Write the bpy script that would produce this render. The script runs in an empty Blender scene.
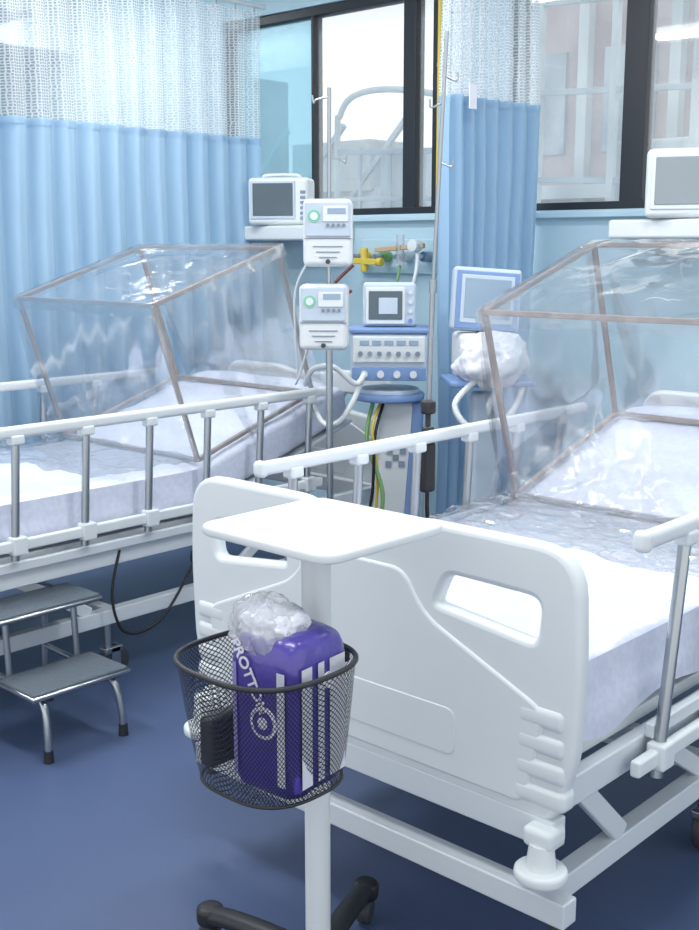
import bpy, bmesh, math, random
from mathutils import Vector, Matrix, noise, Euler
random.seed(3)
scene=bpy.context.scene
R=math.radians
# ---------------------------------------------------------------- materials
def lin(c):
    c=c/255.0
    return c/12.92 if c<=0.04045 else ((c+0.055)/1.055)**2.4
def L(col,k=1.0): return (min(1,lin(col[0])*k),min(1,lin(col[1])*k),min(1,lin(col[2])*k),1)
def mat(name,col,rough=.5,metal=0.0,var=.06,scale=14,bump=0.0,bscale=60,coat=0,emit=0,spec=None,trans=0,bdist=.01):
    m=bpy.data.materials.new(name); m.use_nodes=True
    nt=m.node_tree; N=nt.nodes; b=N['Principled BSDF']
    tc=N.new('ShaderNodeTexCoord')
    n=N.new('ShaderNodeTexNoise'); n.inputs['Scale'].default_value=scale; n.inputs['Detail'].default_value=3
    nt.links.new(tc.outputs['Object'],n.inputs['Vector'])
    mx=N.new('ShaderNodeMix'); mx.data_type='RGBA'
    mx.inputs[6].default_value=L(col,1-var); mx.inputs[7].default_value=L(col,1+var)
    nt.links.new(n.outputs['Fac'],mx.inputs[0]); nt.links.new(mx.outputs[2],b.inputs['Base Color'])
    b.inputs['Roughness'].default_value=rough; b.inputs['Metallic'].default_value=metal
    if coat: b.inputs['Coat Weight'].default_value=coat
    if emit:
        b.inputs['Emission Color'].default_value=L(col); b.inputs['Emission Strength'].default_value=emit
    if bump:
        n2=N.new('ShaderNodeTexNoise'); n2.inputs['Scale'].default_value=bscale; n2.inputs['Detail'].default_value=4
        nt.links.new(tc.outputs['Object'],n2.inputs['Vector'])
        bp=N.new('ShaderNodeBump'); bp.inputs['Strength'].default_value=bump; bp.inputs['Distance'].default_value=bdist
        nt.links.new(n2.outputs['Fac'],bp.inputs['Height']); nt.links.new(bp.outputs['Normal'],b.inputs['Normal'])
    return m
M={}
M['white']=mat('white_plastic',(216,222,224),.38,var=.02)
M['whitemet']=mat('white_painted_steel',(206,213,218),.38,var=.03)
M['chrome']=mat('brushed_steel',(175,180,184),.28,1.0,var=.05)
M['steel']=mat('satin_steel',(170,176,180),.4,1.0)
M['black']=mat('black_plastic',(34,36,40),.45)
M['darkgrey']=mat('dark_grey_plastic',(60,63,68),.5)
M['rubber']=mat('grey_rubber_tread',(84,94,104),.6,bump=.4,bscale=120)
M['frame']=mat('dark_window_aluminium',(30,36,44),.45)
M['wall']=mat('pale_blue_wall_paint',(180,208,220),.6,var=.02,scale=3)
M['wallgrey']=mat('pale_grey_wall_paint',(194,206,213),.6,var=.03,scale=3)
M['ceil']=mat('ceiling_paint',(218,224,228),.8,var=.02,scale=3)
M['blue']=mat('medical_blue_plastic',(118,148,194),.4)
M['paleblue']=mat('pale_blue_plastic',(186,200,214),.4)
M['greyblue']=mat('grey_blue_panel',(130,147,168),.45)
M['screen']=mat('screen_glass',(70,88,100),.15,var=.15,scale=5,coat=.5)
M['screen2']=mat('screen_pale',(140,162,182),.2,var=.15,scale=5,coat=.5)
M['screengrey']=mat('screen_grey',(140,150,155),.25,var=.12,scale=4,coat=.4)
M['green']=mat('green_label',(125,196,165),.5)
M['yellow']=mat('yellow_plastic',(212,188,76),.45)
M['red']=mat('red_brown_hose',(120,62,52),.5)
M['tape']=mat('taupe_taped_bar',(152,143,140),.5,var=.25,scale=30)
M['hose']=mat('white_corrugated_hose',(212,217,219),.4)
M['greentube']=mat('green_hose',(120,165,105),.5)
M['cable']=mat('black_cable',(26,26,30),.5)
M['orange']=mat('beige_fitting',(190,165,135),.5)
M['lamp']=mat('lamp_diffuser',(250,252,255),.5,emit=4)
M['purple']=mat('purple_wrap',(76,64,154),.3,var=.15,scale=9,bump=.45,bscale=20,coat=.4)
M['packwhite']=mat('white_wrap',(212,215,224),.3,bump=.4,bscale=22,coat=.4)
M['print']=mat('white_print',(226,226,236),.4)
M['lilac']=mat('lilac_print',(150,142,205),.4)
M['greyprint']=mat('grey_print',(125,135,150),.5)

def floor_mat():
    m=mat('blue_vinyl_floor',(74,90,124),.34,var=.08,scale=2.2,bump=.04,bscale=200)
    nt=m.node_tree;N=nt.nodes
    tc=N.new('ShaderNodeTexCoord');v=N.new('ShaderNodeTexNoise');v.inputs['Scale'].default_value=260;v.inputs['Detail'].default_value=2
    nt.links.new(tc.outputs['Object'],v.inputs['Vector'])
    b=N['Principled BSDF']; src=b.inputs['Base Color'].links[0].from_socket
    mx=N.new('ShaderNodeMix');mx.data_type='RGBA';mx.blend_type='OVERLAY';mx.inputs[0].default_value=.15
    nt.links.new(src,mx.inputs[6]);nt.links.new(v.outputs['Fac'],mx.inputs[7]);nt.links.new(mx.outputs[2],b.inputs['Base Color'])
    return m
M['floor']=floor_mat()

def curtain_mat():
    m=mat('blue_curtain_fabric',(172,202,224),.8,var=.04,scale=6,bump=.1,bscale=300)
    nt=m.node_tree;N=nt.nodes;b=N['Principled BSDF'];o=N['Material Output']
    t=N.new('ShaderNodeBsdfTranslucent');t.inputs['Color'].default_value=L((182,212,236))
    mx=N.new('ShaderNodeMixShader');mx.inputs[0].default_value=.4
    nt.links.new(b.outputs[0],mx.inputs[1]);nt.links.new(t.outputs[0],mx.inputs[2]);nt.links.new(mx.outputs[0],o.inputs['Surface'])
    return m
M['curtain']=curtain_mat()
def net_mat():
    m=bpy.data.materials.new('white_curtain_netting');m.use_nodes=True
    nt=m.node_tree;N=nt.nodes;b=N['Principled BSDF'];o=N['Material Output']
    b.inputs['Base Color'].default_value=L((230,236,240));b.inputs['Roughness'].default_value=.8
    tc=N.new('ShaderNodeTexCoord')
    v=N.new('ShaderNodeTexVoronoi');v.feature='DISTANCE_TO_EDGE';v.inputs['Scale'].default_value=84;v.inputs['Randomness'].default_value=.3
    nt.links.new(tc.outputs['UV'],v.inputs['Vector'])
    r=N.new('ShaderNodeMath');r.operation='LESS_THAN';r.inputs[1].default_value=.15
    nt.links.new(v.outputs['Distance'],r.inputs[0])
    mrr=N.new('ShaderNodeMapRange');mrr.inputs[3].default_value=.30;mrr.inputs[4].default_value=.78
    nt.links.new(r.outputs[0],mrr.inputs[0])
    tr=N.new('ShaderNodeBsdfTransparent')
    tl=N.new('ShaderNodeBsdfTranslucent');tl.inputs['Color'].default_value=L((238,243,246))
    ms=N.new('ShaderNodeMixShader');ms.inputs[0].default_value=.4
    nt.links.new(b.outputs[0],ms.inputs[1]);nt.links.new(tl.outputs[0],ms.inputs[2])
    mx=N.new('ShaderNodeMixShader')
    nt.links.new(mrr.outputs[0],mx.inputs[0]);nt.links.new(tr.outputs[0],mx.inputs[1]);nt.links.new(ms.outputs[0],mx.inputs[2])
    nt.links.new(mx.outputs[0],o.inputs['Surface'])
    return m
M['net']=net_mat()
def film_mat(name,haze=.035,crease_highlight=.40,scale=3.0,bump=.08,stretch=(1,1,.45),gloss=.40,grough=.16,cw=.008):
    m=bpy.data.materials.new(name);m.use_nodes=True
    nt=m.node_tree;N=nt.nodes;N.remove(N['Principled BSDF']);o=N['Material Output']
    K=nt.links.new
    tc=N.new('ShaderNodeTexCoord');mp=N.new('ShaderNodeMapping');mp.inputs['Scale'].default_value=stretch;mp.inputs['Rotation'].default_value=(R(-18),R(8),0)
    K(tc.outputs['Object'],mp.inputs['Vector'])
    n=N.new('ShaderNodeTexNoise');n.inputs['Scale'].default_value=scale;n.inputs['Detail'].default_value=4;n.inputs['Roughness'].default_value=.5;n.inputs['Distortion'].default_value=.5
    K(mp.outputs[0],n.inputs['Vector'])
    a=N.new('ShaderNodeMath');a.operation='SUBTRACT';a.inputs[1].default_value=.5;K(n.outputs['Fac'],a.inputs[0])
    ab=N.new('ShaderNodeMath');ab.operation='ABSOLUTE';K(a.outputs[0],ab.inputs[0])
    mr=N.new('ShaderNodeMapRange');mr.inputs[1].default_value=0;mr.inputs[2].default_value=cw;mr.inputs[3].default_value=crease_highlight;mr.inputs[4].default_value=0  # thin noise lines whitened: crease highlights painted into the film
    K(ab.outputs[0],mr.inputs[0])
    n3=N.new('ShaderNodeTexNoise');n3.inputs['Scale'].default_value=3.1;K(tc.outputs['Object'],n3.inputs['Vector'])
    mr3=N.new('ShaderNodeMapRange');mr3.inputs[1].default_value=.50;mr3.inputs[2].default_value=.74
    K(n3.outputs['Fac'],mr3.inputs[0])
    ml=N.new('ShaderNodeMath');ml.operation='MULTIPLY';K(mr.outputs[0],ml.inputs[0]);K(mr3.outputs[0],ml.inputs[1])
    mh=N.new('ShaderNodeMath');mh.operation='MULTIPLY_ADD';mh.inputs[1].default_value=haze*.7;K(mr3.outputs[0],mh.inputs[0]);mh.inputs[2].default_value=haze
    ad=N.new('ShaderNodeMath');ad.operation='ADD';K(ml.outputs[0],ad.inputs[0]);K(mh.outputs[0],ad.inputs[1])
    bp=N.new('ShaderNodeBump');bp.inputs['Strength'].default_value=bump;bp.inputs['Distance'].default_value=.05
    K(n.outputs['Fac'],bp.inputs['Height'])
    tr=N.new('ShaderNodeBsdfTransparent');tr.inputs['Color'].default_value=(.985,.99,.995,1)
    df=N.new('ShaderNodeBsdfTranslucent');df.inputs['Color'].default_value=(.95,.96,.97,1)
    d2=N.new('ShaderNodeBsdfDiffuse');d2.inputs['Color'].default_value=(.95,.96,.97,1)
    mm=N.new('ShaderNodeMixShader');mm.inputs[0].default_value=.5;K(df.outputs[0],mm.inputs[1]);K(d2.outputs[0],mm.inputs[2])
    m1=N.new('ShaderNodeMixShader');K(ad.outputs[0],m1.inputs[0]);K(tr.outputs[0],m1.inputs[1]);K(mm.outputs[0],m1.inputs[2])
    gl=N.new('ShaderNodeBsdfGlossy');gl.inputs['Roughness'].default_value=grough;K(bp.outputs[0],gl.inputs['Normal'])
    fr=N.new('ShaderNodeFresnel');fr.inputs['IOR'].default_value=1.45
    fm=N.new('ShaderNodeMath');fm.operation='MULTIPLY';fm.inputs[1].default_value=gloss*2;K(fr.outputs[0],fm.inputs[0])
    fmin=N.new('ShaderNodeMath');fmin.operation='MINIMUM';fmin.inputs[1].default_value=gloss;K(fm.outputs[0],fmin.inputs[0])
    m2=N.new('ShaderNodeMixShader');K(fmin.outputs[0],m2.inputs[0]);K(m1.outputs[0],m2.inputs[1]);K(gl.outputs[0],m2.inputs[2])
    K(m2.outputs[0],o.inputs['Surface'])
    return m
M['film']=film_mat('clear_plastic_film')
M['filmtop']=film_mat('clear_plastic_film_top',.05,.6,4.5,.30,(1,1,1),.6,.12,.014)
M['filmloose']=film_mat('loose_plastic_film',.05,.75,5.0,.5,(1,1,1),.55,.12,.018)
M['bag']=film_mat('crinkled_clear_bag',.28,.6,14,.6,(1,1,1),.6,.12,.03)
def glass_mat(name,tint,haze=0.0,hc=(.92,.96,1,1)):
    m=bpy.data.materials.new(name);m.use_nodes=True
    nt=m.node_tree;N=nt.nodes;N.remove(N['Principled BSDF']);o=N['Material Output']
    tr=N.new('ShaderNodeBsdfTransparent');tr.inputs['Color'].default_value=tint
    gl=N.new('ShaderNodeBsdfGlossy');gl.inputs['Roughness'].default_value=.03
    tc=N.new('ShaderNodeTexCoord');n=N.new('ShaderNodeTexNoise');n.inputs['Scale'].default_value=3;nt.links.new(tc.outputs['Object'],n.inputs['Vector'])
    mr=N.new('ShaderNodeMapRange');mr.inputs[3].default_value=haze*.6;mr.inputs[4].default_value=haze*1.3;nt.links.new(n.outputs['Fac'],mr.inputs[0])
    df=N.new('ShaderNodeBsdfTranslucent');df.inputs['Color'].default_value=hc
    m1=N.new('ShaderNodeMixShader');nt.links.new(mr.outputs[0],m1.inputs[0]);nt.links.new(tr.outputs[0],m1.inputs[1]);nt.links.new(df.outputs[0],m1.inputs[2])
    m2=N.new('ShaderNodeMixShader');m2.inputs[0].default_value=.06
    nt.links.new(m1.outputs[0],m2.inputs[1]);nt.links.new(gl.outputs[0],m2.inputs[2]);nt.links.new(m2.outputs[0],o.inputs['Surface'])
    return m
M['glass']=glass_mat('window_glass',(.97,.985,.99,1),.14)
M['glassb']=glass_mat('blue_film_glass',(.62,.80,.87,1),.35,(.60,.80,.88,1))
def sheet_mat():
    m=mat('lilac_patterned_sheet',(205,210,224),.5,var=.02,coat=.35)
    nt=m.node_tree;N=nt.nodes;b=N['Principled BSDF']
    tc=N.new('ShaderNodeTexCoord')
    v=N.new('ShaderNodeTexNoise');v.inputs['Scale'].default_value=60;v.inputs['Detail'].default_value=1
    nt.links.new(tc.outputs['Object'],v.inputs['Vector'])
    mr=N.new('ShaderNodeMapRange');mr.inputs[1].default_value=.42;mr.inputs[2].default_value=.58
    nt.links.new(v.outputs['Fac'],mr.inputs[0])
    mx=N.new('ShaderNodeMix');mx.data_type='RGBA';mx.inputs[6].default_value=L((203,209,227));mx.inputs[7].default_value=L((210,215,231))
    nt.links.new(mr.outputs[0],mx.inputs[0]);nt.links.new(mx.outputs[2],b.inputs['Base Color'])
    n=N.new('ShaderNodeTexNoise');n.inputs['Scale'].default_value=3.2;n.inputs['Detail'].default_value=3;n.inputs['Distortion'].default_value=1
    nt.links.new(tc.outputs['Object'],n.inputs['Vector'])
    bp=N.new('ShaderNodeBump');bp.inputs['Strength'].default_value=.4;bp.inputs['Distance'].default_value=.03
    nt.links.new(n.outputs['Fac'],bp.inputs['Height']);nt.links.new(bp.outputs[0],b.inputs['Normal']);nt.links.new(bp.outputs[0],b.inputs['Coat Normal'])
    b.inputs['Coat Roughness'].default_value=.22
    return m
M['sheet']=sheet_mat()
def basket_mat():
    m=bpy.data.materials.new('black_wire_mesh');m.use_nodes=True
    nt=m.node_tree;N=nt.nodes;b=N['Principled BSDF'];o=N['Material Output']
    b.inputs['Base Color'].default_value=L((28,28,31));b.inputs['Roughness'].default_value=.4
    tc=N.new('ShaderNodeTexCoord')
    v=N.new('ShaderNodeTexVoronoi');v.voronoi_dimensions='2D';v.feature='DISTANCE_TO_EDGE';v.inputs['Scale'].default_value=150;v.inputs['Randomness'].default_value=0
    mp=N.new('ShaderNodeMapping');mp.inputs['Rotation'].default_value=(0,0,R(45))
    nt.links.new(tc.outputs['UV'],mp.inputs['Vector']);nt.links.new(mp.outputs[0],v.inputs['Vector'])
    r=N.new('ShaderNodeMath');r.operation='LESS_THAN';r.inputs[1].default_value=.12
    nt.links.new(v.outputs['Distance'],r.inputs[0])
    tr=N.new('ShaderNodeBsdfTransparent');mx=N.new('ShaderNodeMixShader')
    nt.links.new(r.outputs[0],mx.inputs[0]);nt.links.new(tr.outputs[0],mx.inputs[1]);nt.links.new(b.outputs[0],mx.inputs[2])
    nt.links.new(mx.outputs[0],o.inputs['Surface']);return m
M['basket']=basket_mat()
def facade_mat(name,c1,c2,sc):
    m=bpy.data.materials.new(name);m.use_nodes=True
    nt=m.node_tree;N=nt.nodes;b=N['Principled BSDF']
    tc=N.new('ShaderNodeTexCoord')
    n=N.new('ShaderNodeTexNoise');n.inputs['Scale'].default_value=sc;n.inputs['Detail'].default_value=6
    nt.links.new(tc.outputs['Object'],n.inputs['Vector'])
    r=N.new('ShaderNodeValToRGB');r.color_ramp.elements[0].position=.38;r.color_ramp.elements[1].position=.62
    r.color_ramp.elements[0].color=L(c1);r.color_ramp.elements[1].color=L(c2)
    nt.links.new(n.outputs['Fac'],r.inputs[0]);nt.links.new(r.outputs[0],b.inputs['Base Color'])
    b.inputs['Roughness'].default_value=.9
    return m
M['facade']=facade_mat('pink_render_facade',(140,126,130),(172,160,163),1.6)
M['facade2']=facade_mat('grey_concrete',(150,162,168),(190,200,204),1.2)
M['truss']=facade_mat('grey_truss_paint',(130,146,160),(165,178,188),2)
# ---------------------------------------------------------------- helpers
def group(name,loc=(0,0,0),rz=0,rot=None):
    e=bpy.data.objects.new(name,None);e.empty_display_size=.1
    e.location=loc; e.rotation_euler=rot if rot else (0,0,R(rz))
    scene.collection.objects.link(e);return e
def finish(me,name,mt,par,smooth=True,wn=False,ang=35):
    if mt is not None and len(me.materials)==0: me.materials.append(M[mt] if isinstance(mt,str) else mt)
    if smooth:
        me.polygons.foreach_set('use_smooth',[True]*len(me.polygons))
        me.set_sharp_from_angle(angle=R(ang))
    o=bpy.data.objects.new(name,me);scene.collection.objects.link(o)
    if par is not None:o.parent=par
    if wn:
        w=o.modifiers.new('wn','WEIGHTED_NORMAL');w.keep_sharp=True
    return o
def box(name,c,s,mt,par=None,bev=.004,rot=None,taper=None,seg=3):
    bm=bmesh.new();bmesh.ops.create_cube(bm,size=1)
    for v in bm.verts:
        v.co=Vector((v.co.x*s[0],v.co.y*s[1],v.co.z*s[2]))
        if taper and v.co.z>0:v.co.x*=taper[0];v.co.y*=taper[1]
    if bev>0:
        bev=min(bev,min(s)*.49)
        bmesh.ops.bevel(bm,geom=bm.edges[:],offset=bev,segments=seg,affect='EDGES',profile=.5)
    mm=Matrix.Translation(Vector(c))
    if rot: mm=mm@Euler([R(a) for a in rot]).to_matrix().to_4x4()
    bm.transform(mm)
    me=bpy.data.meshes.new(name);bm.to_mesh(me);bm.free()
    return finish(me,name,mt,par,wn=True,ang=50)
def align(p1,p2):
    p1=Vector(p1);p2=Vector(p2);d=p2-p1
    q=d.to_track_quat('Z','Y');return Matrix.Translation((p1+p2)/2)@q.to_matrix().to_4x4(),d.length
def cyl(name,p1,p2,r,mt,par=None,r2=None,seg=24,bev=0):
    bm=bmesh.new();mm,l=align(p1,p2)
    bmesh.ops.create_cone(bm,cap_ends=True,segments=seg,radius1=r,radius2=r if r2 is None else r2,depth=l)
    if bev:
        es=[e for e in bm.edges if abs(e.verts[0].co.z-e.verts[1].co.z)<1e-6]
        bmesh.ops.bevel(bm,geom=es,offset=bev,segments=3,affect='EDGES',profile=.5)
    bm.transform(mm);me=bpy.data.meshes.new(name);bm.to_mesh(me);bm.free()
    return finish(me,name,mt,par,ang=40)
def bar(name,p1,p2,w,h,mt,par=None,bev=.004,up=(0,0,1)):
    p1=Vector(p1);p2=Vector(p2);d=(p2-p1);l=d.length;d.normalize()
    upv=Vector(up)
    if abs(d.dot(upv))>.98: upv=Vector((0,1,0))
    xa=d.cross(upv).normalized();za=xa.cross(d).normalized()
    bm=bmesh.new();bmesh.ops.create_cube(bm,size=1)
    for v in bm.verts:v.co=Vector((v.co.x*w,v.co.y*l,v.co.z*h))
    if bev:bmesh.ops.bevel(bm,geom=bm.edges[:],offset=min(bev,w*.45,h*.45),segments=3,affect='EDGES',profile=.5)
    mm=Matrix((xa,d,za)).transposed().to_4x4();mm.translation=(p1+p2)/2
    bm.transform(mm);me=bpy.data.meshes.new(name);bm.to_mesh(me);bm.free()
    return finish(me,name,mt,par,wn=True,ang=50)
def catmull(pts,n=8,closed=False):
    P=[Vector(p) for p in pts];out=[];k=len(P)
    rng=range(k) if closed else range(k-1)
    for i in rng:
        if closed:a,b,c,d=P[(i-1)%k],P[i],P[(i+1)%k],P[(i+2)%k]
        else:a,b,c,d=P[max(i-1,0)],P[i],P[i+1],P[min(i+2,k-1)]
        for j in range(n):
            t=j/n;out.append(.5*((2*b)+(c-a)*t+(2*a-5*b+4*c-d)*t*t+(3*b-a-3*c+d)*t**3))
    if not closed:out.append(P[-1])
    return out
def tube(name,pts,r,mt,par=None,seg=10,smooth=True,closed=False,ribs=0,n=8,flat=1.0):
    P=catmull(pts,n,closed) if smooth else [Vector(p) for p in pts]
    k=len(P);bm=bmesh.new();rings=[]
    T=(P[1]-P[0]).normalized();ref=Vector((0,0,1)) if abs(T.z)<.9 else Vector((1,0,0))
    nrm=(ref-T*ref.dot(T)).normalized()
    for i,p in enumerate(P):
        if closed:t=(P[(i+1)%k]-P[(i-1)%k]).normalized()
        else:t=(P[min(i+1,k-1)]-P[max(i-1,0)]).normalized()
        nrm=(nrm-t*nrm.dot(t)).normalized();bi=t.cross(nrm)
        rr=r*(1+(ribs if i%2 else -ribs))
        rings.append([bm.verts.new(p+nrm*math.cos(a)*rr*flat+bi*math.sin(a)*rr) for a in [2*math.pi*j/seg for j in range(seg)]])
    for i in range(k if closed else k-1):
        a=rings[i];b=rings[(i+1)%k]
        for j in range(seg):bm.faces.new((a[j],a[(j+1)%seg],b[(j+1)%seg],b[j]))
    if not closed:
        bm.faces.new(rings[0][::-1]);bm.faces.new(rings[-1])
    bmesh.ops.recalc_face_normals(bm,faces=bm.faces[:])
    me=bpy.data.meshes.new(name);bm.to_mesh(me);bm.free()
    return finish(me,name,mt,par,ang=60)
def roundpoly(pts,rad,n=6):
    out=[];k=len(pts)
    for i in range(k):
        p=Vector(pts[i][:2]);r=pts[i][2] if len(pts[i])>2 else rad
        a=Vector(pts[i-1][:2]);b=Vector(pts[(i+1)%k][:2])
        d1=(a-p);d2=(b-p);rr=min(r,d1.length*.48,d2.length*.48)
        if rr<1e-5: out.append(p);continue
        s=p+d1.normalized()*rr;e=p+d2.normalized()*rr
        for j in range(n+1):
            t=j/n;out.append((1-t)**2*s+2*t*(1-t)*p+t*t*e)
    return out
def plate(name,outer,holes,th,mt,par=None,bev=.006,mtx=None,rad=.02):
    cu=bpy.data.curves.new(name+'_c','CURVE');cu.dimensions='2D';cu.fill_mode='BOTH'
    cu.extrude=max(th/2-bev,.0001);cu.bevel_depth=bev;cu.bevel_resolution=3
    for poly in [outer]+holes:
        q=roundpoly(poly,rad);sp=cu.splines.new('POLY');sp.points.add(len(q)-1)
        for i,p in enumerate(q):sp.points[i].co=(p.x,p.y,0,1)
        sp.use_cyclic_u=True
    o=bpy.data.objects.new('tmp',cu);scene.collection.objects.link(o)
    dg=bpy.context.evaluated_depsgraph_get();dg.update()
    me=bpy.data.meshes.new_from_object(o.evaluated_get(dg))
    bpy.data.objects.remove(o);me.name=name;me.materials.clear()
    if mtx:me.transform(mtx)
    return finish(me,name,mt,par,ang=40)
XZ=Matrix.Rotation(R(90),4,'X')
def gridmesh(name,fn,nu,nv,mt,par=None,uv=None,closed=False,th=0):
    bm=bmesh.new();V=[[bm.verts.new(fn(i/nu,j/nv)) for j in range(nv+1)] for i in range(nu+(0 if closed else 1))]
    ul=bm.loops.layers.uv.new('UVMap')
    cnt=len(V)
    for i in range(nu):
        for j in range(nv):
            ids=[(i,j),(i+1,j),(i+1,j+1),(i,j+1)]
            f=bm.faces.new([V[a%cnt][b] for a,b in ids])
            for l,(a,b) in zip(f.loops,ids):
                l[ul].uv=uv(a/nu,b/nv) if uv else (a/nu,b/nv)
    me=bpy.data.meshes.new(name);bm.to_mesh(me);bm.free()
    o=finish(me,name,mt,par,ang=180)
    if th:
        s=o.modifiers.new('s','SOLIDIFY');s.thickness=th
    return o
def text(name,s,size,mt,par,loc,rot,ext=.0006,ax='CENTER'):
    cu=bpy.data.curves.new(name,'FONT');cu.body=s;cu.size=size;cu.extrude=ext;cu.align_x=ax;cu.align_y='CENTER';cu.offset=size*.02
    o=bpy.data.objects.new('tmp',cu);scene.collection.objects.link(o)
    dg=bpy.context.evaluated_depsgraph_get();dg.update()
    me=bpy.data.meshes.new_from_object(o.evaluated_get(dg));bpy.data.objects.remove(o);me.materials.clear()
    mm=Matrix.Translation(Vector(loc))@rot;me.transform(mm)
    return finish(me,name,mt,par,smooth=False)
def nz(x,y,z=0):return noise.noise(Vector((x,y,z)))
# ---------------------------------------------------------------- room shell
YW=4.2
box('floor',(-3.0,1.6,-.05),(9.0,5.6,.1),'floor',bev=0)
box('ceiling',(-3.0,1.6,2.9),(9.0,5.6,.1),'ceil',bev=0)
def joined(name,boxes,mt):
    bm=bmesh.new()
    for (x0,x1,y0,y1,z0,z1) in boxes:
        r=bmesh.ops.create_cube(bm,size=1)
        for v in r['verts']:v.co=Vector(((x0+x1)/2+v.co.x*(x1-x0),(y0+y1)/2+v.co.y*(y1-y0),(z0+z1)/2+v.co.z*(z1-z0)))
    me=bpy.data.meshes.new(name);bm.to_mesh(me);bm.free();return finish(me,name,mt,None,smooth=False)
ZS,ZT=1.565,2.56
W1=(-4.78,-3.34);W2=(-2.95,-.9)
joined('wall_back',[(-7.5,1.5,YW,YW+.2,0,ZS),(-7.5,1.5,YW,YW+.2,ZT,2.85),(-7.5,W1[0],YW,YW+.2,ZS,ZT),(W1[1],W2[0],YW,YW+.2,ZS,ZT),(W2[1],1.5,YW,YW+.2,ZS,ZT)],'wall')
joined('wall_left',[(-7.6,-7.5,-1.2,4.4,0,2.85)],'wallgrey')
joined('ceiling_beam',[(-7.5,-5.0,3.0,3.25,2.5,2.85),(-6.35,-6.1,-1.2,4.2,2.55,2.85)],'wallgrey')
joined('baseboard_back',[(-7.5,1.5,YW-.015,YW,0,.08)],'blue')
def window(name,x0,x1,mulls,tint=()):
    g=group(name,(0,YW+.05,0));t=.045
    for nm,a,b in(('frame_top',(x0,ZT-t/2),(x1,ZT-t/2)),('frame_bottom',(x0,ZS+t*.35),(x1,ZS+t*.35))):
        bar(nm,(a[0],0,a[1]),(b[0],0,b[1]),.07,t if 'top' in nm else .032,'frame',g)
    for x,w in [(x0+t/2,t),(x1-t/2,t)]+mulls:
        box('frame_post',(x,0,(ZS+ZT)/2),(w,.065,ZT-ZS),'frame',g)
    xs=sorted([x0]+[m[0] for m in mulls]+[x1])
    for i in range(len(xs)-1):
        box('pane',((xs[i]+xs[i+1])/2,.0,(ZS+ZT)/2),(xs[i+1]-xs[i]-.01,.006,ZT-ZS-.02),'glassb' if i in tint else 'glass',g,bev=0)
    return g
window('window_1',W1[0],W1[1],[(-4.14,.02),(-3.52,.075)],tint=(0,))
window('window_2',W2[0],W2[1],[(-2.37,.10),(-1.5,.06)])
box('trim_1',((W1[0]+W1[1])/2,YW-.01,ZS-.02),(W1[1]-W1[0]+.1,.05,.025),'wall')
box('trim_2',((W2[0]+W2[1])/2,YW-.01,ZS-.02),(W2[1]-W2[0]+.1,.05,.025),'wall')
# exterior
g=group('neighbouring_building',(-4.9,9.7,0))
box('facade',(0,0,1.2),(3.6,.5,5.6),'facade',g,bev=0)
for i in range(4):
    for k in range(2):
        box('facade_window',(-1.35+i*.9,-.26,1.0+k*1.7),(.5,.05,.9),'truss',g,bev=0)
for i in range(5): box('pilaster',(-1.78+i*.9,-.3,1.2),(.10,.12,5.4),'facade2',g,bev=0)
box('ledge',(0,-.35,1.9),(3.6,.3,.12),'facade2',g,bev=0)
g=group('low_roof_building',(-9.2,9.5,0))
box('block',(.2,0,1.0),(5.0,1.5,2.0),'truss',g,bev=0)
box('roof_house',(.9,-.5,2.2),(1.1,.6,.5),'facade2',g,bev=.02)
box('roof_tank',(-1.2,-.3,2.6),(1.2,.8,1.3),'facade',g,bev=.02)
for i in range(4):bar('roof_truss',(-1.2+i*.8,-.8,1.9),(-.5+i*.8,-.8,2.6),.05,.05,'truss',g)
g=group('rooftop_pipe',(-5.62,6.2,0))
tube('pipe',[(-.22,0,0.2),(-.22,0,2.1),(-.19,0,2.33),(-.06,0,2.45),(.25,0,2.47),(.7,0,2.40)],.022,'facade2',g)
bar('rail',(-.3,0,2.08),(1.2,0,2.02),.03,.04,'truss',g)
bar('rail_low',(-.3,0,1.75),(1.2,0,1.72),.03,.03,'truss',g)
box('roof_unit',(.35,.2,1.85),(.42,.3,.42),'facade2',g,bev=.02)
for x in(.0,.28,.52):bar('post',(x,0,.2),(x,0,2.1),.025,.025,'truss',g)
g=group('steel_pergola',(-4.3,7.2,0))
for x in(-.5,.1,.7):bar('post',(x,0,0),(x,0,3.2),.05,.05,'facade2',g)
for z in(1.9,2.5,3.1):bar('beam',(-.8,0,z),(1.4,0,z-.1),.04,.04,'truss',g)
box('wall_unit',(.35,.5,1.9),(.9,.4,.5),'facade2',g,bev=.03)
box('ground_outside',(-5,9.5,-.2),(20,10,.1),'facade2',bev=0)
def ceil_light(x,y,pw):
    g=group('ceiling_light',(x,y,2.84))
    box('housing',(0,0,-.0),(1.26,.32,.05),'whitemet',g,bev=.006)
    box('diffuser',(0,0,-.032),(1.2,.26,.016),'lamp',g,bev=.004)
    l=bpy.data.lights.new('panel','AREA');l.shape='RECTANGLE';l.size=1.2;l.size_y=.26;l.energy=pw;l.color=(1,.995,.98)
    o=bpy.data.objects.new('lamp_emitter',l);scene.collection.objects.link(o);o.parent=g;o.location=(0,0,-.06)
ceil_light(-5.75,3.45,14)
ceil_light(-3.4,1.2,27);ceil_light(-1.2,1.2,16);ceil_light(-3.4,2.8,20);ceil_light(-1.2,2.8,20)
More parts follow.
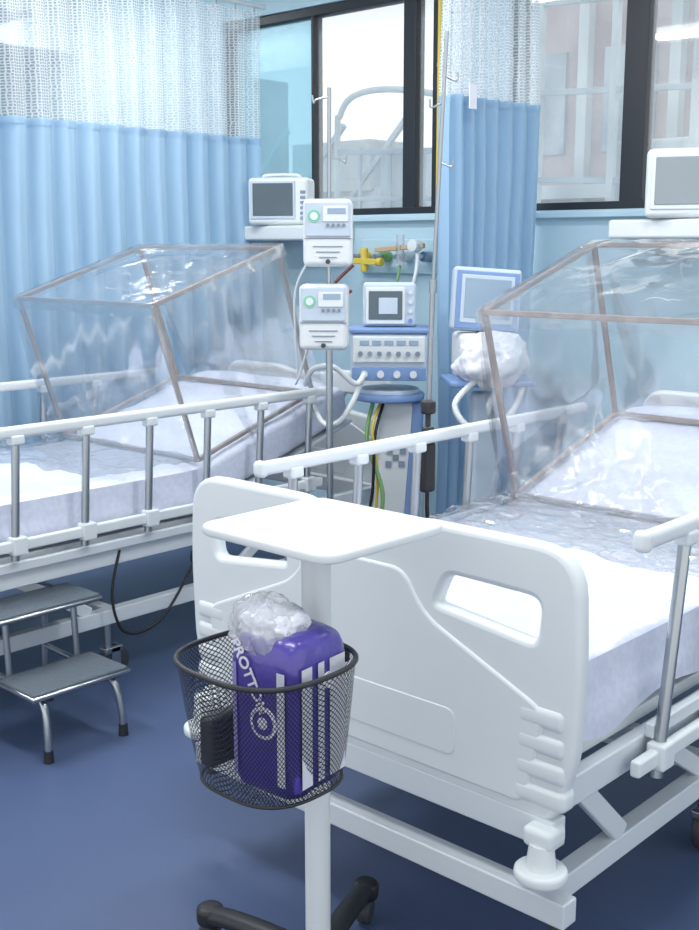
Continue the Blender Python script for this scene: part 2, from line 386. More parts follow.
# ---------------------------------------------------------------- curtains
def curtain(name,X,y0,y1,zb,zm,zt,wl,amp,seed,extra=0):
    g=group(name,(X,0,0))
    Ls=y1-y0;nu=int(Ls/wl*14)
    def off(y,z):
        ph=2*math.pi*(y/wl)+3.6*nz(y*1.6,seed)+.25*nz(y*3,z*1.2,seed)
        return amp*(math.sin(ph)+.35*math.sin(2*ph+1.3))*(1-.35*nz(y*4,z,seed))+.03*nz(y*2,z*.8,seed+5)
    gridmesh('fabric',lambda u,v:(off(y0+u*Ls,zb+v*(zm-zb)),y0+u*Ls+.012*nz(u*9,v*3,seed),zb+v*(zm-zb)+(.006*math.sin(u*40) if v>.99 else 0)),nu,24,'curtain',g)
    gridmesh('netting',lambda u,v:(off(y0+u*Ls,zm+v*(zt-zm))*(1-.3*v)-.002,y0+u*Ls,zm-.01+v*(zt-zm)),nu,8,'net',g,uv=lambda u,v:(u*Ls*(1.0+extra),v*(zt-zm)))
    gridmesh('hem_band',lambda u,v:(off(y0+u*Ls,zm)+.003,y0+u*Ls,zm-.02+v*.03),nu,1,'curtain',g)
    tube('track',[(0,y0-.05,zt+.02),(0,y1+.05,zt+.02)],.012,'whitemet',g,smooth=False)
    for k in range(int(Ls/.12)+1):
        y=y0+.12*k; cyl('glider',(0,y,zt+.01),(0,y,zt-.03),.004,'steel',g,seg=8)
    for y in (y0+.1,y1-.1): cyl('hanger',(0,y,zt+.02),(0,y,2.86),.006,'whitemet',g,seg=10)
    return g
curtain('privacy_curtain',-4.32,.4,4.02,.32,1.93,2.54,.125,.034,1.0)
c2=curtain('privacy_curtain',-2.77,3.55,4.13,.3,1.97,2.56,.085,.038,7.0,extra=.6)
box('care_tag',(.06,3.62,1.97),(.004,.045,.09),'print',c2,bev=.001)
# ---------------------------------------------------------------- beds
def castor(par,x,y,r=.055,top=.2,mt='darkgrey'):
    cyl('castor_stem',(x,y,r*1.7),(x,y,top),.012,'chrome',par,seg=12)
    box('castor_fork',(x,y+.012,r*1.75),(.04,.07,.025),'chrome',par,bev=.006)
    for s in(-1,1):box('castor_side',(x+s*.018,y+.018,r*1.35),(.004,.035,r*1.1),'chrome',par,bev=.001)
    cyl('castor_wheel',(x-.013,y+.022,r),(x+.013,y+.022,r),r,mt,par,bev=.006)
def footboard(par,y,z0,z1,name):
    h=z1
    outer=[(-.455,z0,.03),(.455,z0,.03),(.49,z0+.12,.03),(.497,z0+.30,.05),(.488,h,.075),(.15,h,.06),(.10,h-.018,.05),(-.10,h-.018,.05),(-.15,h,.06),(-.488,h,.075),(-.497,z0+.30,.05),(-.49,z0+.12,.03)]
    hr=[(.18,h-.155,.03),(.430,h-.185,.035),(.440,h-.075,.045),(.215,h-.07,.03)]
    hl=[(-a,b,c) for a,b,c in hr][::-1]
    T=Matrix.Translation((0,y,0))@XZ
    plate(name,outer,[hr,hl],.038,'white',par,bev=.012,mtx=T)
    T2=Matrix.Translation((0,y-.017,0))@XZ
    plate(name+'_relief',[(-.40,z0+.02,.02),(.40,z0+.02,.02),(.44,z0+.20,.03),(.17,z0+.32,.06),(.12,z0+.40,.03),(-.12,z0+.40,.03),(-.17,z0+.32,.06),(-.44,z0+.20,.03)],[],.014,'white',par,bev=.0065,mtx=T2)
    plate(name+'_recess_rim',[(-.25,z0+.06,.02),(.25,z0+.06,.02),(.25,z0+.15,.02),(-.25,z0+.15,.02)],[],.006,'white',par,bev=.0028,mtx=Matrix.Translation((0,y-.0225,0))@XZ)
    for s in(-1,1):
        for k in range(4):
            box(name+'_rib',(s*.435,y-.002,z0+.04+k*.05),(.112-.004*k,.046,.044),'white',par,bev=.014)
def mattress(par,name='mattress'):
    hinge=1.14;L1=hinge-.06;L2=.80;Lt=L1+L2;al=R(18);hw=.435;hh=.08;zc=.585
    def path(s):
        if s<L1-.08:return Vector((0,.06+s,zc)),0
        if s>L1+.08:
            q=s-L1;return Vector((0,hinge+q*math.cos(al),zc+q*math.sin(al))),al
        t=(s-L1+.08)/.16;a=al*t;y=hinge-.08+.16*t;return Vector((0,y-.002*t,zc+.16*math.sin(al)*.5*t*t)),a
    nu,nv=150,72
    def fn(u,v):
        s=u*Lt;p,a=path(min(max(s,0),Lt))
        e=min(s,Lt-s);k=1.0
        if e<.05:k=math.sqrt(max(0,1-(1-e/.05)**2))
        th=2*math.pi*v
        c,sn=math.cos(th),math.sin(th);ex=2/7
        x=hw*math.copysign(abs(c)**ex,c)*(.88+.12*k);z=hh*math.copysign(abs(sn)**ex,sn)*(.15+.85*k)
        if z>0:
            z+=.007*nz(x*5,s*4,1)+.004*(1-abs(nz(x*7+3*nz(s*2,x*2),s*3.0,4))*4)
        if abs(x)>hw*.97:x+=.006*nz(s*9,z*12,7)*math.copysign(1,x)
        return Vector((x,p.y-z*math.sin(a),p.z+z*math.cos(a)))
    o=gridmesh(name,fn,nu,nv,'sheet',par)
    bm=bmesh.new();bm.from_mesh(o.data);bmesh.ops.remove_doubles(bm,verts=bm.verts[:],dist=.0005)
    bmesh.ops.holes_fill(bm,edges=bm.edges[:],sides=200);bmesh.ops.recalc_face_normals(bm,faces=bm.faces[:])
    bm.to_mesh(o.data);bm.free();o.data.polygons.foreach_set('use_smooth',[True]*len(o.data.polygons))
    for sd in(-1,1):
        def fs(u,v,sd=sd):
            s=.02+u*(L1-.02);p,a=path(s)
            x=sd*(.437+.006+.010*v+.010*nz(s*7,v*2,sd)*v)
            return Vector((x,p.y,p.z+.075-v*(.14+.03*nz(s*4,1,sd+3))))
        gridmesh('sheet_side',fs,90,12,'sheet',par)
def rail(par,sx,y0=.20,y1=1.69,ph=.30,zb=.545,lean=.0):
    x=sx*.5
    bar('rail_top',(x,y0,.885),(x,y1,.885),.028,.036,'white',par,bev=.012)
    bar('rail_bottom',(x,y0+.06-lean,zb),(x,y1-.02-lean,zb),.022,.034,'white',par,bev=.006)
    for k in range(6):
        y=ph+.245*k
        if y>y1-.02:continue
        cyl('rail_post',(x,y+.012,.87),(x,y-.01-lean,zb-.045),.0125,'chrome',par,seg=16)
        box('rail_clip',(x,y+.012,.862),(.036,.045,.03),'white',par,bev=.007)
        box('rail_bracket',(x+sx*.002,y-lean,zb),(.04,.05,.056),'white',par,bev=.007)
    box('rail_end_cap',(x,y0,.885),(.034,.03,.042),'white',par,bev=.012)
    bar('rail_support',(x-sx*.02,.30,.475),(x-sx*.02,1.55,.475),.02,.03,'whitemet',par)
def bed(name,loc,ph=.30,zbr=.545,sxs=1.0):
    g=group(name,loc);g.scale=(sxs,1,1)
    for s in(-1,1):
        bar('base_side',(s*.43,-.0,.225),(s*.43,1.98,.225),.04,.05,'whitemet',g)
        bar('frame_side',(s*.455,.03,.435),(s*.455,2.05,.435),.03,.06,'whitemet',g)
        bar('leg_front',(s*.44,.10,.42),(s*.44,.28,.25),.018,.045,'whitemet',g)
        bar('leg_strut',(s*.43,.66,.25),(s*.43,.38,.43),.018,.04,'whitemet',g)
        bar('leg_rear',(s*.44,1.55,.42),(s*.44,1.80,.25),.018,.045,'whitemet',g)
        bar('leg_strut',(s*.43,1.25,.25),(s*.43,1.55,.43),.018,.04,'whitemet',g)
        castor(g,s*.40,.75);castor(g,s*.40,1.80)
        cyl('bumper_disc',(s*.455,-.035,.290),(s*.455,-.035,.314),.048,'white',g,bev=.008,seg=32)
        cyl('bumper_neck',(s*.455,-.035,.31),(s*.455,-.035,.36),.028,'white',g,r2=.022)
        box('bumper_mount',(s*.45,-.02,.37),(.06,.06,.04),'white',g,bev=.012)
        cyl('foot_pad',(s*.47,.0,.175),(s*.47,.0,.202),.016,'darkgrey',g)
        low=(s>0 and zbr<.5)
        rail(g,s,ph=.36 if low else ph,zb=zbr if low else .545,lean=.05 if low else 0)
    bar('base_cross_front',(-.5,-.005,.225),(.5,-.005,.225),.045,.05,'whitemet',g)
    bar('base_cross_mid',(-.42,.75,.225),(.42,.75,.225),.04,.045,'whitemet',g)
    bar('base_cross_rear',(-.5,1.96,.225),(.5,1.96,.225),.045,.05,'whitemet',g)
    bar('frame_cross_front',(-.47,.0,.37),(.47,.0,.37),.04,.058,'whitemet',g)
    bar('frame_cross_rear',(-.47,2.05,.435),(.47,2.05,.435),.04,.06,'whitemet',g)
    for y in(.35,.8,1.2,1.7):bar('frame_cross',(-.45,y,.435),(.45,y,.435),.03,.04,'whitemet',g)
    cyl('lift_actuator',(0,.5,.27),(0,1.15,.42),.03,'greyblue',g)
    box('control_box',(.1,1.4,.36),(.2,.25,.1),'darkgrey',g,bev=.01)
    box('deck_flat',(0,.62,.48),(.86,1.06,.03),'whitemet',g)
    bar('deck_back',(0,1.15,.492),(0,1.92,.492+.77*math.tan(R(18))),.86,.014,'whitemet',g)
    footboard(g,0,.40,.895,'footboard')
    footboard(g,2.10,.42,.90,'headboard')
    mattress(g)
    return g
RB=(-1.510,1.675,0);LB=(-3.47,1.39,0)
bed('hospital_bed',RB,.30,.43,1.03);lb=bed('hospital_bed',LB,.375)
tube('power_cable',[(.47,.76,.45),(.49,.71,.3),(.51,.75,.18),(.50,.91,.2),(.47,1.11,.4)],.005,'cable',lb)
# ---------------------------------------------------------------- plastic tents
def tent(loc,seed,H=.58,Ln=.60,xw=.415,foot_spread=.45):
    g=group('patient_isolation_tent',loc)
    al=R(18);o=Vector((0,1.15,.685));e1=Vector((0,math.cos(al),math.sin(al)));e2=Vector((0,-math.sin(al),math.cos(al)));ex=Vector((1,0,0))
    def P(x,a,b):return o+ex*x+e1*a+e2*b
    for sx in(-1,1):
        for a in(0,Ln):
            bar('upright_bar',P(sx*xw,a,0),P(sx*xw,a,H),.016,.016,'tape',g,bev=.003)
        for b in(0,H):
            bar('side_bar',P(sx*xw,0,b),P(sx*xw,Ln,b),.016,.016,'tape',g,bev=.003)
    for a in(0,Ln):
        for b in(0,H):bar('cross_bar',P(-xw,a,b),P(xw,a,b),.016,.016,'tape',g,bev=.003)
    def wr(p,q,k,ks=1.0):
        return ks*(.007*nz(p*6+k,q*1.2,seed)+.004*nz(p*13+2*nz(q*2,k),q*2.0,seed+k)+.002*abs(nz(p*9,q*8,seed+k)))
    m=.014
    def top(u,v):
        x=-xw-m+u*2*(xw+m);a=-m+v*(Ln+2*m)
        ed=min(u,1-u,v,1-v)
        bul=.018*math.sin(math.pi*u)*math.sin(math.pi*v)+.08*max(0,nz(u*2.6+seed,v*2.2,seed+9))*min(1,ed*6)+.006*abs(nz(u*11,v*7+3*nz(u*3,v*3),seed))
        return P(x,a,H+.012+bul+wr(x,a,1,.7)*min(1,ed*12))
    gridmesh('film_top',top,70,60,'filmtop',g)
    def lipf(u,v):
        x=-xw-.02+u*2*(xw+.02);return P(x,-.016-.010*v-.006*nz(x*20,v,seed),H+.014-v*(.045+.02*nz(x*6,1,seed)))
    gridmesh('film_lip',lipf,60,6,'filmtop',g)
    for sx in(-1,1):
        def lip(u,v,sx=sx):
            a=-.02+u*(Ln+.04);return P(sx*(xw+.016+.010*v+.006*nz(a*20,v,seed)),a,H+.014-v*(.045+.02*nz(a*6,1,seed)))
        gridmesh('film_lip',lip,50,6,'filmtop',g)
    for sx in(-1,1):
        def side(u,v,sx=sx):
            a=-m+u*(Ln+2*m);b=H+.012-v*(H+.012)
            ed=min(1,v*6)
            out=.012+wr(a,b,sx*3,1+v)*ed+.03*v*v
            if v>.8:
                out+=.04*(v-.8)/.2; b-=.12*(v-.8)
            return P(sx*(xw+out),a*(1+.06*v)-.02*v,b)
        gridmesh('film_side',side,60,60,'film',g)
    def foot(u,v):
        x=-xw-m+u*2*(xw+m)
        t=v;b=H+.012-t*(H+.005);a=-.012-.02*math.sin(t*math.pi)-wr(x,b,5,1+t)*min(1,v*8)
        return P(x*(1+.05*t),a,b)
    gridmesh('film_foot',foot,70,60,'film',g)
    def apron(u,v):
        x=-xw-m+u*2*(xw+m);t=v
        p0=P(x*1.05,-.014,.005)
        y=p0.y-foot_spread*t*(1+.25*nz(x*3,seed));z=.678+(p0.z-.678)*(1-t)**2+.024*abs(nz(x*5,t*4,seed+2))+.012*abs(nz(x*12,t*9,seed+2))+.004
        return Vector((x*(1.05-.1*t),y,z))
    gridmesh('film_apron',apron,90,70,'filmloose',g)
    def head(u,v):
        x=-xw-m+u*2*(xw+m);b=H+.012-v*(H+.05)
        return P(x,Ln+.014+wr(x,b,8,1+v)*min(1,v*8)+.05*v*v,b)
    gridmesh('film_head',head,60,50,'film',g)
    return g
tent(RB,11);tent(LB,23,H=.568,xw=.405)
# ---------------------------------------------------------------- bed hand control
g=group('bed_hand_control',(-2.055,2.56,0))
box('body',(0,0,.79),(.035,.045,.15),'black',g,bev=.012)
box('hook',(0,0,.885),(.03,.035,.05),'black',g,bev=.01)
cyl('knob_stem',(0,0,.90),(0,0,.95),.008,'black',g);cyl('knob',(0,0,.945),(0,0,.985),.022,'black',g,bev=.008)
tube('cord',[(0,0,.72),(.0,.01,.62),(.02,.06,.55),(.03,.12,.5)],.006,'cable',g)
# ---------------------------------------------------------------- step stool
g=group('step_stool',(-2.78,1.765,0))
def tread(z,xc,wx,wy):
    box('tread',(xc,0,z-.008),(wx,wy,.022),'rubber',g,bev=.006)
    tube('tread_edge',[(xc-wx/2,-wy/2,z-.012),(xc+wx/2,-wy/2,z-.012),(xc+wx/2,wy/2,z-.012),(xc-wx/2,wy/2,z-.012)],.008,'chrome',g,smooth=False,closed=True)
    for k in range(9):
        yy=-wy/2+wy*(k+.5)/9; box('tread_groove',(xc,yy,z+.0022),(wx*.9,.005,.001),'darkgrey',g,bev=0)
tread(.20,.02,.19,.32);tread(.375,-.16,.18,.40)
for s in(-1,1):
    y=s*.115
    tube('front_leg',[(-.06,y,.185),(.01,y,.185),(.065,y+s*.0,.18),(.105,y+s*.005,.15),(.122,y+s*.01,.08),(.125,y+s*.012,.02)],.011,'chrome',g)
    cyl('rubber_tip',(.125,y+s*.012,0),(.125,y+s*.012,.035),.015,'black',g,r2=.013)
    tube('rear_leg',[(-.10,y,.36),(-.20,y,.355),(-.245,y,.31),(-.26,y,.15),(-.265,y+s*.01,.02)],.011,'chrome',g)
    cyl('rubber_tip',(-.265,y+s*.01,0),(-.265,y+s*.01,.035),.015,'black',g,r2=.013)
    tube('riser',[(-.09,y,.36),(-.085,y,.28),(-.08,y,.185)],.010,'chrome',g)
    tube('side_rail',[(-.255,y,.19),(-.16,y,.185),(-.06,y,.185)],.009,'chrome',g)
# ---------------------------------------------------------------- wheeled table stand
g=group('wheeled_side_table',(-1.372,1.400,0))
plate('table_top',[(-.156,-.150),(.156,-.150),(.156,.150),(-.156,.150)],[],.018,'white',g,bev=.006,mtx=Matrix.Translation((0.012,0.004,.935)),rad=.036)
box('under_plate',(0,0,.919),(.14,.11,.014),'whitemet',g)
cyl('column_upper',(0,0,.50),(0,0,.92),.0265,'white',g,seg=40,bev=.001)
cyl('column_lower',(0,0,.10),(0,0,.505),.0235,'white',g,seg=40)
cyl('collar',(0,0,.488),(0,0,.502),.029,'white',g,seg=40,bev=.003)
cyl('hub',(0,0,.07),(0,0,.125),.05,'darkgrey',g,r2=.036,seg=32)
for a in (114,184,256,328,40):
    c,s=math.cos(R(a)),math.sin(R(a))
    tube('base_arm',[(c*.02,s*.02,.10),(c*.12,s*.12,.098),(c*.22,s*.22,.088),(c*.29,s*.29,.075)],.024,'black',g,flat=.75,seg=14)
    cyl('arm_end',(c*.29,s*.29,.055),(c*.29,s*.29,.095),.028,'black',g,bev=.01)
    cyl('castor_wheel',(c*.29-s*.014,s*.29+c*.014,.027),(c*.29+s*.014,s*.29-c*.014,.027),.027,'darkgrey',g,bev=.006)
# basket
gb=group('wire_mesh_basket',(-1.320,1.228,0))
def bshape(t,k):
    a=2*math.pi*t;n=3.0
    c,s=math.cos(a),math.sin(a)
    x=.138*math.copysign(abs(c)**(2/n),c);y=.130*math.copysign(abs(s)**(2/2.6),s)
    return x*k,y*k+(1-k)*.05
ZB,ZR=.545,.756
def bw(u,v):
    k=.80+.20*v**.8;x,y=bshape(u,k)
    return (x,y,ZB+(ZR-ZB)*v)
gridmesh('mesh_wall',bw,96,12,'basket',gb,uv=lambda u,v:(u*.95,v*.22),closed=True)
gridmesh('mesh_floor',lambda u,v:(bshape(u,.80*max(v,.01))[0],bshape(u,.80)[1]*v,ZB),96,10,'basket',gb,uv=lambda u,v:(bshape(u,.80*v)[0],bshape(u,.80*v)[1]),closed=True)
tube('rim',[(*bshape(i/48,1.0),ZR) for i in range(48)],.0045,'black',gb,closed=True,n=2)
tube('bottom_ring',[(*bshape(i/48,.80),ZB) for i in range(48)],.003,'black',gb,closed=True,n=2)
bar('hanger_bar',(-.06,.135,.735),(.06,.135,.735),.012,.02,'black',gb);bar('hanger_clamp',(-.02,.133,.72),(-.045,.155,.72),.05,.04,'black',gb)
box('small_black_case',(-.085,-.02,.60),(.032,.09,.09),'darkgrey',gb,bev=.01)
# diaper pack
gp=group('diaper_pack',(-1.278,1.240,-.012),rz=6)
def pillow(name,c,s,mt,par,seed,n=7,amp=.035,fine=.010):
    bm=bmesh.new();bmesh.ops.create_cube(bm,size=2);bmesh.ops.subdivide_edges(bm,edges=bm.edges[:],cuts=24,use_grid_fill=True)
    for v in bm.verts:
        p=v.co.copy()
        l=(abs(p.x)**n+abs(p.y)**n+abs(p.z)**n)**(1/n);p/=l
        w=amp*nz(p.x*2.5+seed,p.y*2.5,p.z*2.5)+fine*nz(p.x*8,p.y*8,p.z*8+seed)
        p*=1+w
        v.co=Vector((c[0]+p.x*s[0]/2,c[1]+p.y*s[1]/2,c[2]+p.z*s[2]/2))
    me=bpy.data.meshes.new(name);bm.to_mesh(me);bm.free();return finish(me,name,mt,par,ang=180)
pillow('pack_body',(0,0,.692),(.142,.150,.270),'purple',gp,2,n=6,amp=.02)
def band(name,cx,w,z0,z1,face,mt,seed=0):
    def fn(u,v):
        t=cx-w/2+u*w;z=z0+v*(z1-z0)
        if face=='f':return Vector((t,-.0768,z))
        return Vector((.0728,t,z))
    gridmesh(name,fn,6,10,mt,gp)
band('stripe_side',-.044,.026,.585,.785,'s','packwhite')
band('stripe_side',-.008,.016,.585,.785,'s','packwhite')
band('stripe_side',.034,.040,.585,.785,'s','packwhite')
band('panel_front',-.050,.008,.59,.78,'f','lilac')
band('panel_front',.046,.016,.59,.78,'f','packwhite')
Mv=Matrix.Rotation(R(90),4,'X')@Matrix.Rotation(R(-62),4,'Z')
text('pack_text','PROTTON',.027,'print',gp,(-.018,-.0782,.762),Mv,.0008)
cyl('logo_disc',(.010,-.0755,.690),(.010,-.0780,.690),.027,'print',gp,seg=40)
cyl('logo_disc_inner',(.010,-.0775,.690),(.010,-.0790,.690),.021,'purple',gp,seg=40)
cyl('logo_disc_core',(.010,-.0785,.690),(.010,-.0798,.690),.010,'print',gp,seg=40)
cyl('logo_disc2',(.072,.010,.750),(.0746,.010,.750),.014,'print',gp,seg=30)
# gathered clear bag top: folded film sheet rising to soft peaks
def bagtop(seedb,sc):
    bm=bmesh.new();bmesh.ops.create_icosphere(bm,subdivisions=6,radius=1)
    for v in bm.verts:
        p=v.co.copy();ang=math.atan2(p.y,p.x)
        fold=abs(math.sin(ang*3.5+3*nz(p.x*1.5,p.y*1.5,seedb)+2*p.z))
        w=1+.14*fold*(1-abs(p.z)*.5)+.14*abs(nz(p.x*3,p.y*3,p.z*3+seedb))
        z=p.z*.060*w*sc if p.z>0 else p.z*.03
        v.co=Vector((p.x*.062*w*sc-.024-.01*p.z,p.y*.060*w*sc-.012,.812+z-.012*p.x))
    me=bpy.data.meshes.new('clear_bag_top');bm.to_mesh(me);bm.free();finish(me,'clear_bag_top','bag',gp,ang=60)
bagtop(3,1.0)
pillow('inner_white_pack',(-.020,-.010,.825),(.096,.092,.058),'packwhite',gp,6,n=4,amp=.12,fine=.04)
# ---------------------------------------------------------------- infusion stand with two pumps
g=group('infusion_stand',(-2.83,2.965,0));gs=g
cyl('pole_lower',(0,0,.1),(-.005,0,1.2),.0125,'chrome',g);cyl('pole_upper',(-.005,0,1.15),(.0,0,1.95),.007,'chrome',g)
for s1,s2,z in((-1,-1,1.92),(1,-1,1.72)):
    d=Vector((.735*s1,.678*s1,0))*.045
    tube('hook',[(0,0,z),(d.x,d.y,z-.01),(d.x*1.2,d.y*1.2,z-.02),(d.x*1.3,d.y*1.3,z+.005)],.0035,'chrome',g)
for a in range(5):
    c,s=math.cos(R(72*a+200)),math.sin(R(72*a+200))
    tube('foot',[(0,0,.12),(c*.08,s*.08,.10),(c*.15,s*.15,.06)],.012,'chrome',g);cyl('wheel',(c*.15-s*.01,s*.15+c*.01,.028),(c*.15+s*.01,s*.15-c*.01,.028),.028,'black',g)
def pump(name,x,y,z,rz):
    q=group(name,(x,y,z),rz)
    box('case',(0,0,0),(.168,.11,.225),'white',q,bev=.02)
    box('door_upper',(.0,-.058,.045),(.152,.012,.115),'paleblue',q,bev=.005)
    box('display',(.026,-.066,.062),(.085,.006,.05),'white',q,bev=.002)
    box('lcd',(.03,-.070,.072),(.06,.003,.018),'screen2',q,bev=.001)
    cyl('green_mark',(-.046,-.063,.055),(-.046,-.067,.055),.021,'green',q,seg=30);cyl('green_mark_centre',(-.046,-.065,.055),(-.046,-.069,.055),.013,'white',q,seg=30)
    for k in range(4):cyl('button',(.0+.018*k,-.063,.025),(.0+.018*k,-.070,.025),.006,'greyprint',q,seg=14)
    box('door_seam',(.0,-.0555,-.018),(.16,.003,.003),'greyprint',q,bev=0)
    for k in range(3):box('label_line',(.0,-.0565,-.045-.018*k),(.1-.02*k,.003,.003),'greyprint',q,bev=0)
    cyl('drip_port',(0,-.055,-.095),(0,-.066,-.095),.008,'darkgrey',q,seg=16)
    box('clamp',(-.02,.065,0),(.04,.03,.05),'darkgrey',q,bev=.006)
    return q
pump('infusion_pump',-2.765,2.89,1.462,42);pump('infusion_pump',-2.785,2.89,1.178,40)
O=Vector((-2.83,2.965,0))
for pts in ([(-2.87,2.90,1.37),(-2.92,2.88,1.25),(-2.93,2.9,1.0),(-2.95,2.92,.95)],[(-2.85,2.87,1.06),(-2.90,2.87,.95),(-2.94,2.9,.93)]):
    tube('infusion_line',[Vector(p)-O for p in pts],.004,'hose',gs)
# ---------------------------------------------------------------- second infusion pole
g=group('iv_pole',(-2.355,2.95,0))
cyl('pole_lower',(-.033,0,.05),(-.0,0,1.3),.009,'steel',g);cyl('pole_upper',(-.0,0,1.28),(.042,0,2.07),.0065,'steel',g);cyl('base_plate',(-.033,0,0),(-.033,0,.05),.10,'whitemet',g,r2=.05)
for z,s in((1.86,-1),(1.94,1),(1.68,1)):
    d=Vector((.735,.678,0))*.037*s; bx=.042*(z-1.28)/.79
    tube('hook',[(bx,0,z),(bx+d.x,d.y,z-.015),(bx+d.x*1.1,d.y*1.1,z+.01)],.0033,'chrome',g)
cyl('coupler',(-.0,0,1.27),(.001,0,1.31),.013,'steel',g)
g=group('gas_pipe',(-3.285,YW-.055,0));cyl('pipe',(0,0,1.5),(0,0,2.85),.012,'yellow',g);box('pipe_clip',(0,.03,2.2),(.05,.05,.02),'steel',g)
# ---------------------------------------------------------------- wall gas outlets
g=group('medical_gas_outlets',(-3.55,YW,0),0)
box('rail_panel',(0,-.012,1.37),(.46,.024,.16),'wall',g,bev=.006)
for k,(x,m_) in enumerate(((-.18,'yellow'),(-.05,'greentube'),(.08,'white'),(.2,'greyblue'))):
    cyl('outlet_body',(x,-.02,1.37),(x,-.08,1.37),.024,m_,g,bev=.004);cyl('outlet_nozzle',(x,-.08,1.37),(x,-.13,1.37),.012,'chrome',g)
cyl('flowmeter',(-.12,-.12,1.30),(-.12,-.12,1.41),.018,'yellow',g,bev=.004);bar('flowmeter_body',(-.18,-.12,1.35),(-.04,-.12,1.345),.035,.028,'yellow',g);cyl('flow_knob',(-.04,-.12,1.345),(-.01,-.12,1.345),.02,'yellow',g,bev=.004)
cyl('flowmeter_tube',(.1,-.12,1.33),(.1,-.12,1.47),.018,'bag',g);bar('manifold',(-.05,-.12,1.40),(.24,-.12,1.42),.022,.022,'orange',g);cyl('gauge',(.2,-.11,1.42),(.2,-.16,1.42),.028,'white',g,bev=.004)
tube('red_hose',[(-.19,-.12,1.33),(-.24,-.2,1.24),(-.12,-.3,1.2),(.05,-.4,1.22)],.008,'red',g)
tube('white_hose',[(.2,-.12,1.40),(.26,-.2,1.3),(.27,-.3,1.1),(.3,-.4,.95)],.009,'hose',g)
tube('green_hose',[(0.1,-.12,1.33),(.12,-.2,1.1),(.14,-.25,.8),(.2,-.3,.55)],.006,'greentube',g)
# ---------------------------------------------------------------- ventilator
g=group('ventilator',(-2.84,3.30,0),40)
for a in range(4):
    c,s=math.cos(R(45+90*a)),math.sin(R(45+90*a))
    bar('base_leg',(0,0,.09),(c*.20,s*.20,.075),.05,.035,'white',g,bev=.01);castor(g,c*.20,s*.20,r=.035,top=.07)
box('column',(.02,.02,.47),(.15,.10,.74),'white',g,bev=.02,rot=(0,4,0))
box('column_side',(.085,.02,.47),(.05,.11,.74),'blue',g,bev=.015,rot=(0,4,0))
for i in range(3):
    for k in range(4):
        if (i+k)%2==0: box('check',(.0+i*.025+(k*.002),-.034,.60+k*.025),(.023,.004,.023),'greyprint' if k%2 else 'greyblue',g,bev=0)
cyl('handle_disc',(0,0,.845),(0,0,.875),.135,'blue',g,bev=.01,seg=40);cyl('handle_top',(0,0,.87),(0,0,.89),.115,'paleblue',g,bev=.005,seg=40)
box('body',(0,.01,1.015),(.285,.25,.175),'paleblue',g,bev=.015)
box('body_lower_front',(0,-.122,.955),(.27,.012,.05),'blue',g,bev=.004)
box('body_upper_front',(0,-.122,1.045),(.265,.012,.095),'white',g,bev=.004)
for k in range(7):cyl('knob',(-.105+.035*k,-.127,1.03),(-.105+.035*k,-.142,1.03),.009,'greyblue' if k%2 else 'greyprint',g,seg=16)
for k in range(5):box('readout',(-.09+.045*k,-.130,1.07),(.034,.004,.018),'screen2',g,bev=.001)
for k in range(4):cyl('port',(-.09+.06*k,-.127,.955),(-.09+.06*k,-.15,.955),.013,'white',g,seg=18)
box('ledge',(0,0,1.112),(.30,.24,.018),'blue',g,bev=.006)
box('display_case',(.0,.02,1.200),(.20,.10,.165),'paleblue',g,bev=.014,rot=(-6,0,0))
box('display_bezel',(-.015,-.035,1.200),(.145,.008,.135),'white',g,bev=.003,rot=(-6,0,0))
box('display_screen',(-.015,-.041,1.202),(.125,.004,.105),'screen',g,bev=.002,rot=(-6,0,0))
box('display_window',(-.005,-.0435,1.200),(.07,.003,.06),'paleblue',g,bev=.002,rot=(-6,0,0))
for k in range(4):cyl('key',(.078,-.033,1.145+.035*k),(.078,-.042,1.145+.035*k),.008,'white' if k else 'blue',g,seg=14)
tube('breathing_hose',[(-.09,-.14,.955),(-.12,-.22,.93),(-.2,-.22,.99),(-.28,-.12,.97),(-.32,0,.9)],.010,'hose',g,ribs=.12,n=24)
tube('breathing_hose',[(-.09,-.14,.955),(-.13,-.20,.86),(-.18,-.22,.79),(-.24,-.18,.78),(-.30,-.05,.86)],.010,'hose',g,ribs=.12,n=24)
tube('gas_hose',[(-.06,-.05,.84),(-.08,-.10,.7),(-.02,-.12,.5),(-.05,-.1,.3)],.008,'greentube',g)
tube('gas_hose',[(-.02,-.05,.84),(-.05,-.12,.72),(-.06,-.12,.5),(-.1,-.1,.3)],.006,'cable',g)
tube('gas_hose',[(-.03,-.05,.84),(-.06,-.13,.75),(-.04,-.1,.55),(-.06,-.1,.3)],.006,'yellow',g)
# second ventilator by the right bed
g=group('ventilator',(-2.43,3.36,0),47)
for a in range(4):
    c,s=math.cos(R(45+90*a)),math.sin(R(45+90*a))
    bar('base_leg',(0,0,.09),(c*.20,s*.20,.075),.05,.035,'white',g,bev=.01);castor(g,c*.20,s*.20,r=.035,top=.07)
box('column',(0,.03,.5),(.10,.09,.80),'paleblue',g,bev=.02)
box('tray',(.0,0,.945),(.30,.26,.022),'blue',g,bev=.008)
box('body',(0,.03,1.035),(.22,.2,.16),'white',g,bev=.02)
box('display_case',(-.005,.03,1.228),(.245,.06,.225),'paleblue',g,bev=.014,rot=(-8,4,0))
box('display_frame',(-.005,-.004,1.228),(.225,.010,.205),'blue',g,bev=.004,rot=(-8,4,0))
box('display_bezel',(-.005,-.009,1.232),(.19,.006,.17),'paleblue',g,bev=.003,rot=(-8,4,0))
box('display_screen',(-.005,-.0125,1.235),(.165,.005,.14),'screen2',g,bev=.002,rot=(-8,4,0))
for k in range(5):box('key',(-.06+.028*k,-.0,1.14),(.018,.008,.012),'white',g,bev=.002,rot=(-8,0,0))
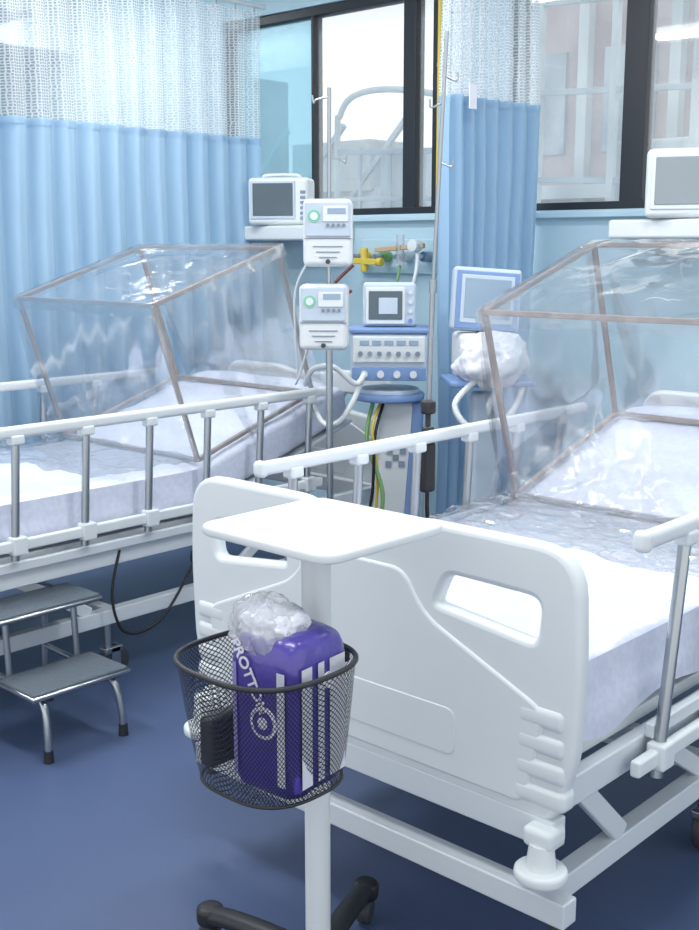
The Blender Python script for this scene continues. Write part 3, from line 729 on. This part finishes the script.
bm=bmesh.new();bmesh.ops.create_icosphere(bm,subdivisions=5,radius=1)
for v in bm.verts:
    p=v.co.copy();w=1+.22*nz(p.x*2,p.y*2,p.z*2+3)+.14*abs(nz(p.x*5,p.y*5,p.z*3))
    v.co=Vector((p.x*.125*w-.005,p.y*.09*w-.10,1.025+p.z*.095*w))
me=bpy.data.meshes.new('bagged_circuit');bm.to_mesh(me);bm.free();finish(me,'bagged_circuit','packwhite',g,ang=60)
tube('breathing_hose',[(-.05,-.12,.97),(-.14,-.16,.88),(-.08,-.2,.8),(.05,-.16,.84),(.12,-.1,.95)],.011,'hose',g,ribs=.12,n=24)
# ---------------------------------------------------------------- shelves and monitors
def shelf(x0,x1,d=.30):
    g=group('wall_shelf',((x0+x1)/2,YW-d/2,1.48))
    box('board',(0,0,0),(x1-x0,d,.07),'white',g,bev=.012)
    for s in(-1,1):box('bracket',(s*(x1-x0)*.3,.06,-.06),(.03,d*.55,.07),'whitemet',g,bev=.006)
shelf(-4.50,-3.84);shelf(-2.28,-1.55)
def monitor(x,y,z,rz,w,h,scr='screen',handle=True,bz='paleblue'):
    g=group('patient_monitor',(x,y,z),rz)
    box('case',(0,0,h/2),(w,.16,h),'white',g,bev=.022)
    box('rear_bulge',(0,.10,h/2),(w*.7,.08,h*.7),'white',g,bev=.03)
    box('bezel',(-w*.08,-.080,h/2+.005),(w*.74,.012,h*.80),bz,g,bev=.006)
    box('screen',(-w*.08,-.087,h/2+.008),(w*.66,.006,h*.68),scr,g,bev=.003)
    for k in range(5):box('key',(w*.41,-.082,h*.25+k*h*.11),(w*.08,.008,h*.06),'greyblue' if k%2 else 'greyprint',g,bev=.002)
    cyl('knob',(w*.41,-.08,h*.14),(w*.41,-.10,h*.14),.010,'greyblue',g)
    if handle:tube('handle',[(-w*.3,0,h-.008),(-w*.25,0,h+.012),(w*.25,0,h+.012),(w*.3,0,h-.008)],.008,'white',g)
    return g
monitor(-4.13,3.99,1.517,32,.30,.225)
monitor(-1.95,4.0,1.517,22,.40,.245,'screengrey',False,'white')
# ---------------------------------------------------------------- light / world / camera
w=bpy.data.worlds.new('World');scene.world=w;w.use_nodes=True
nt=w.node_tree;bg=nt.nodes['Background'];bg.inputs['Color'].default_value=(.955,.98,1,1);bg.inputs['Strength'].default_value=1.15
s=bpy.data.lights.new('sun','SUN');s.energy=1.6;s.angle=R(10);s.color=(1,.99,.97)
so=bpy.data.objects.new('sun',s);scene.collection.objects.link(so);so.rotation_euler=Euler((R(-52),R(-12),0))
cam=bpy.data.cameras.new('camera');co=bpy.data.objects.new('camera',cam);scene.collection.objects.link(co)
co.location=(0,0,1.42);co.rotation_euler=(R(90-10.8),0,R(42.7))
cam.sensor_fit='VERTICAL';cam.sensor_height=36;cam.lens=1150/930*36;cam.clip_start=.05
scene.camera=co
scene.view_settings.view_transform='Standard';scene.view_settings.look='None'
scene.view_settings.exposure=.22
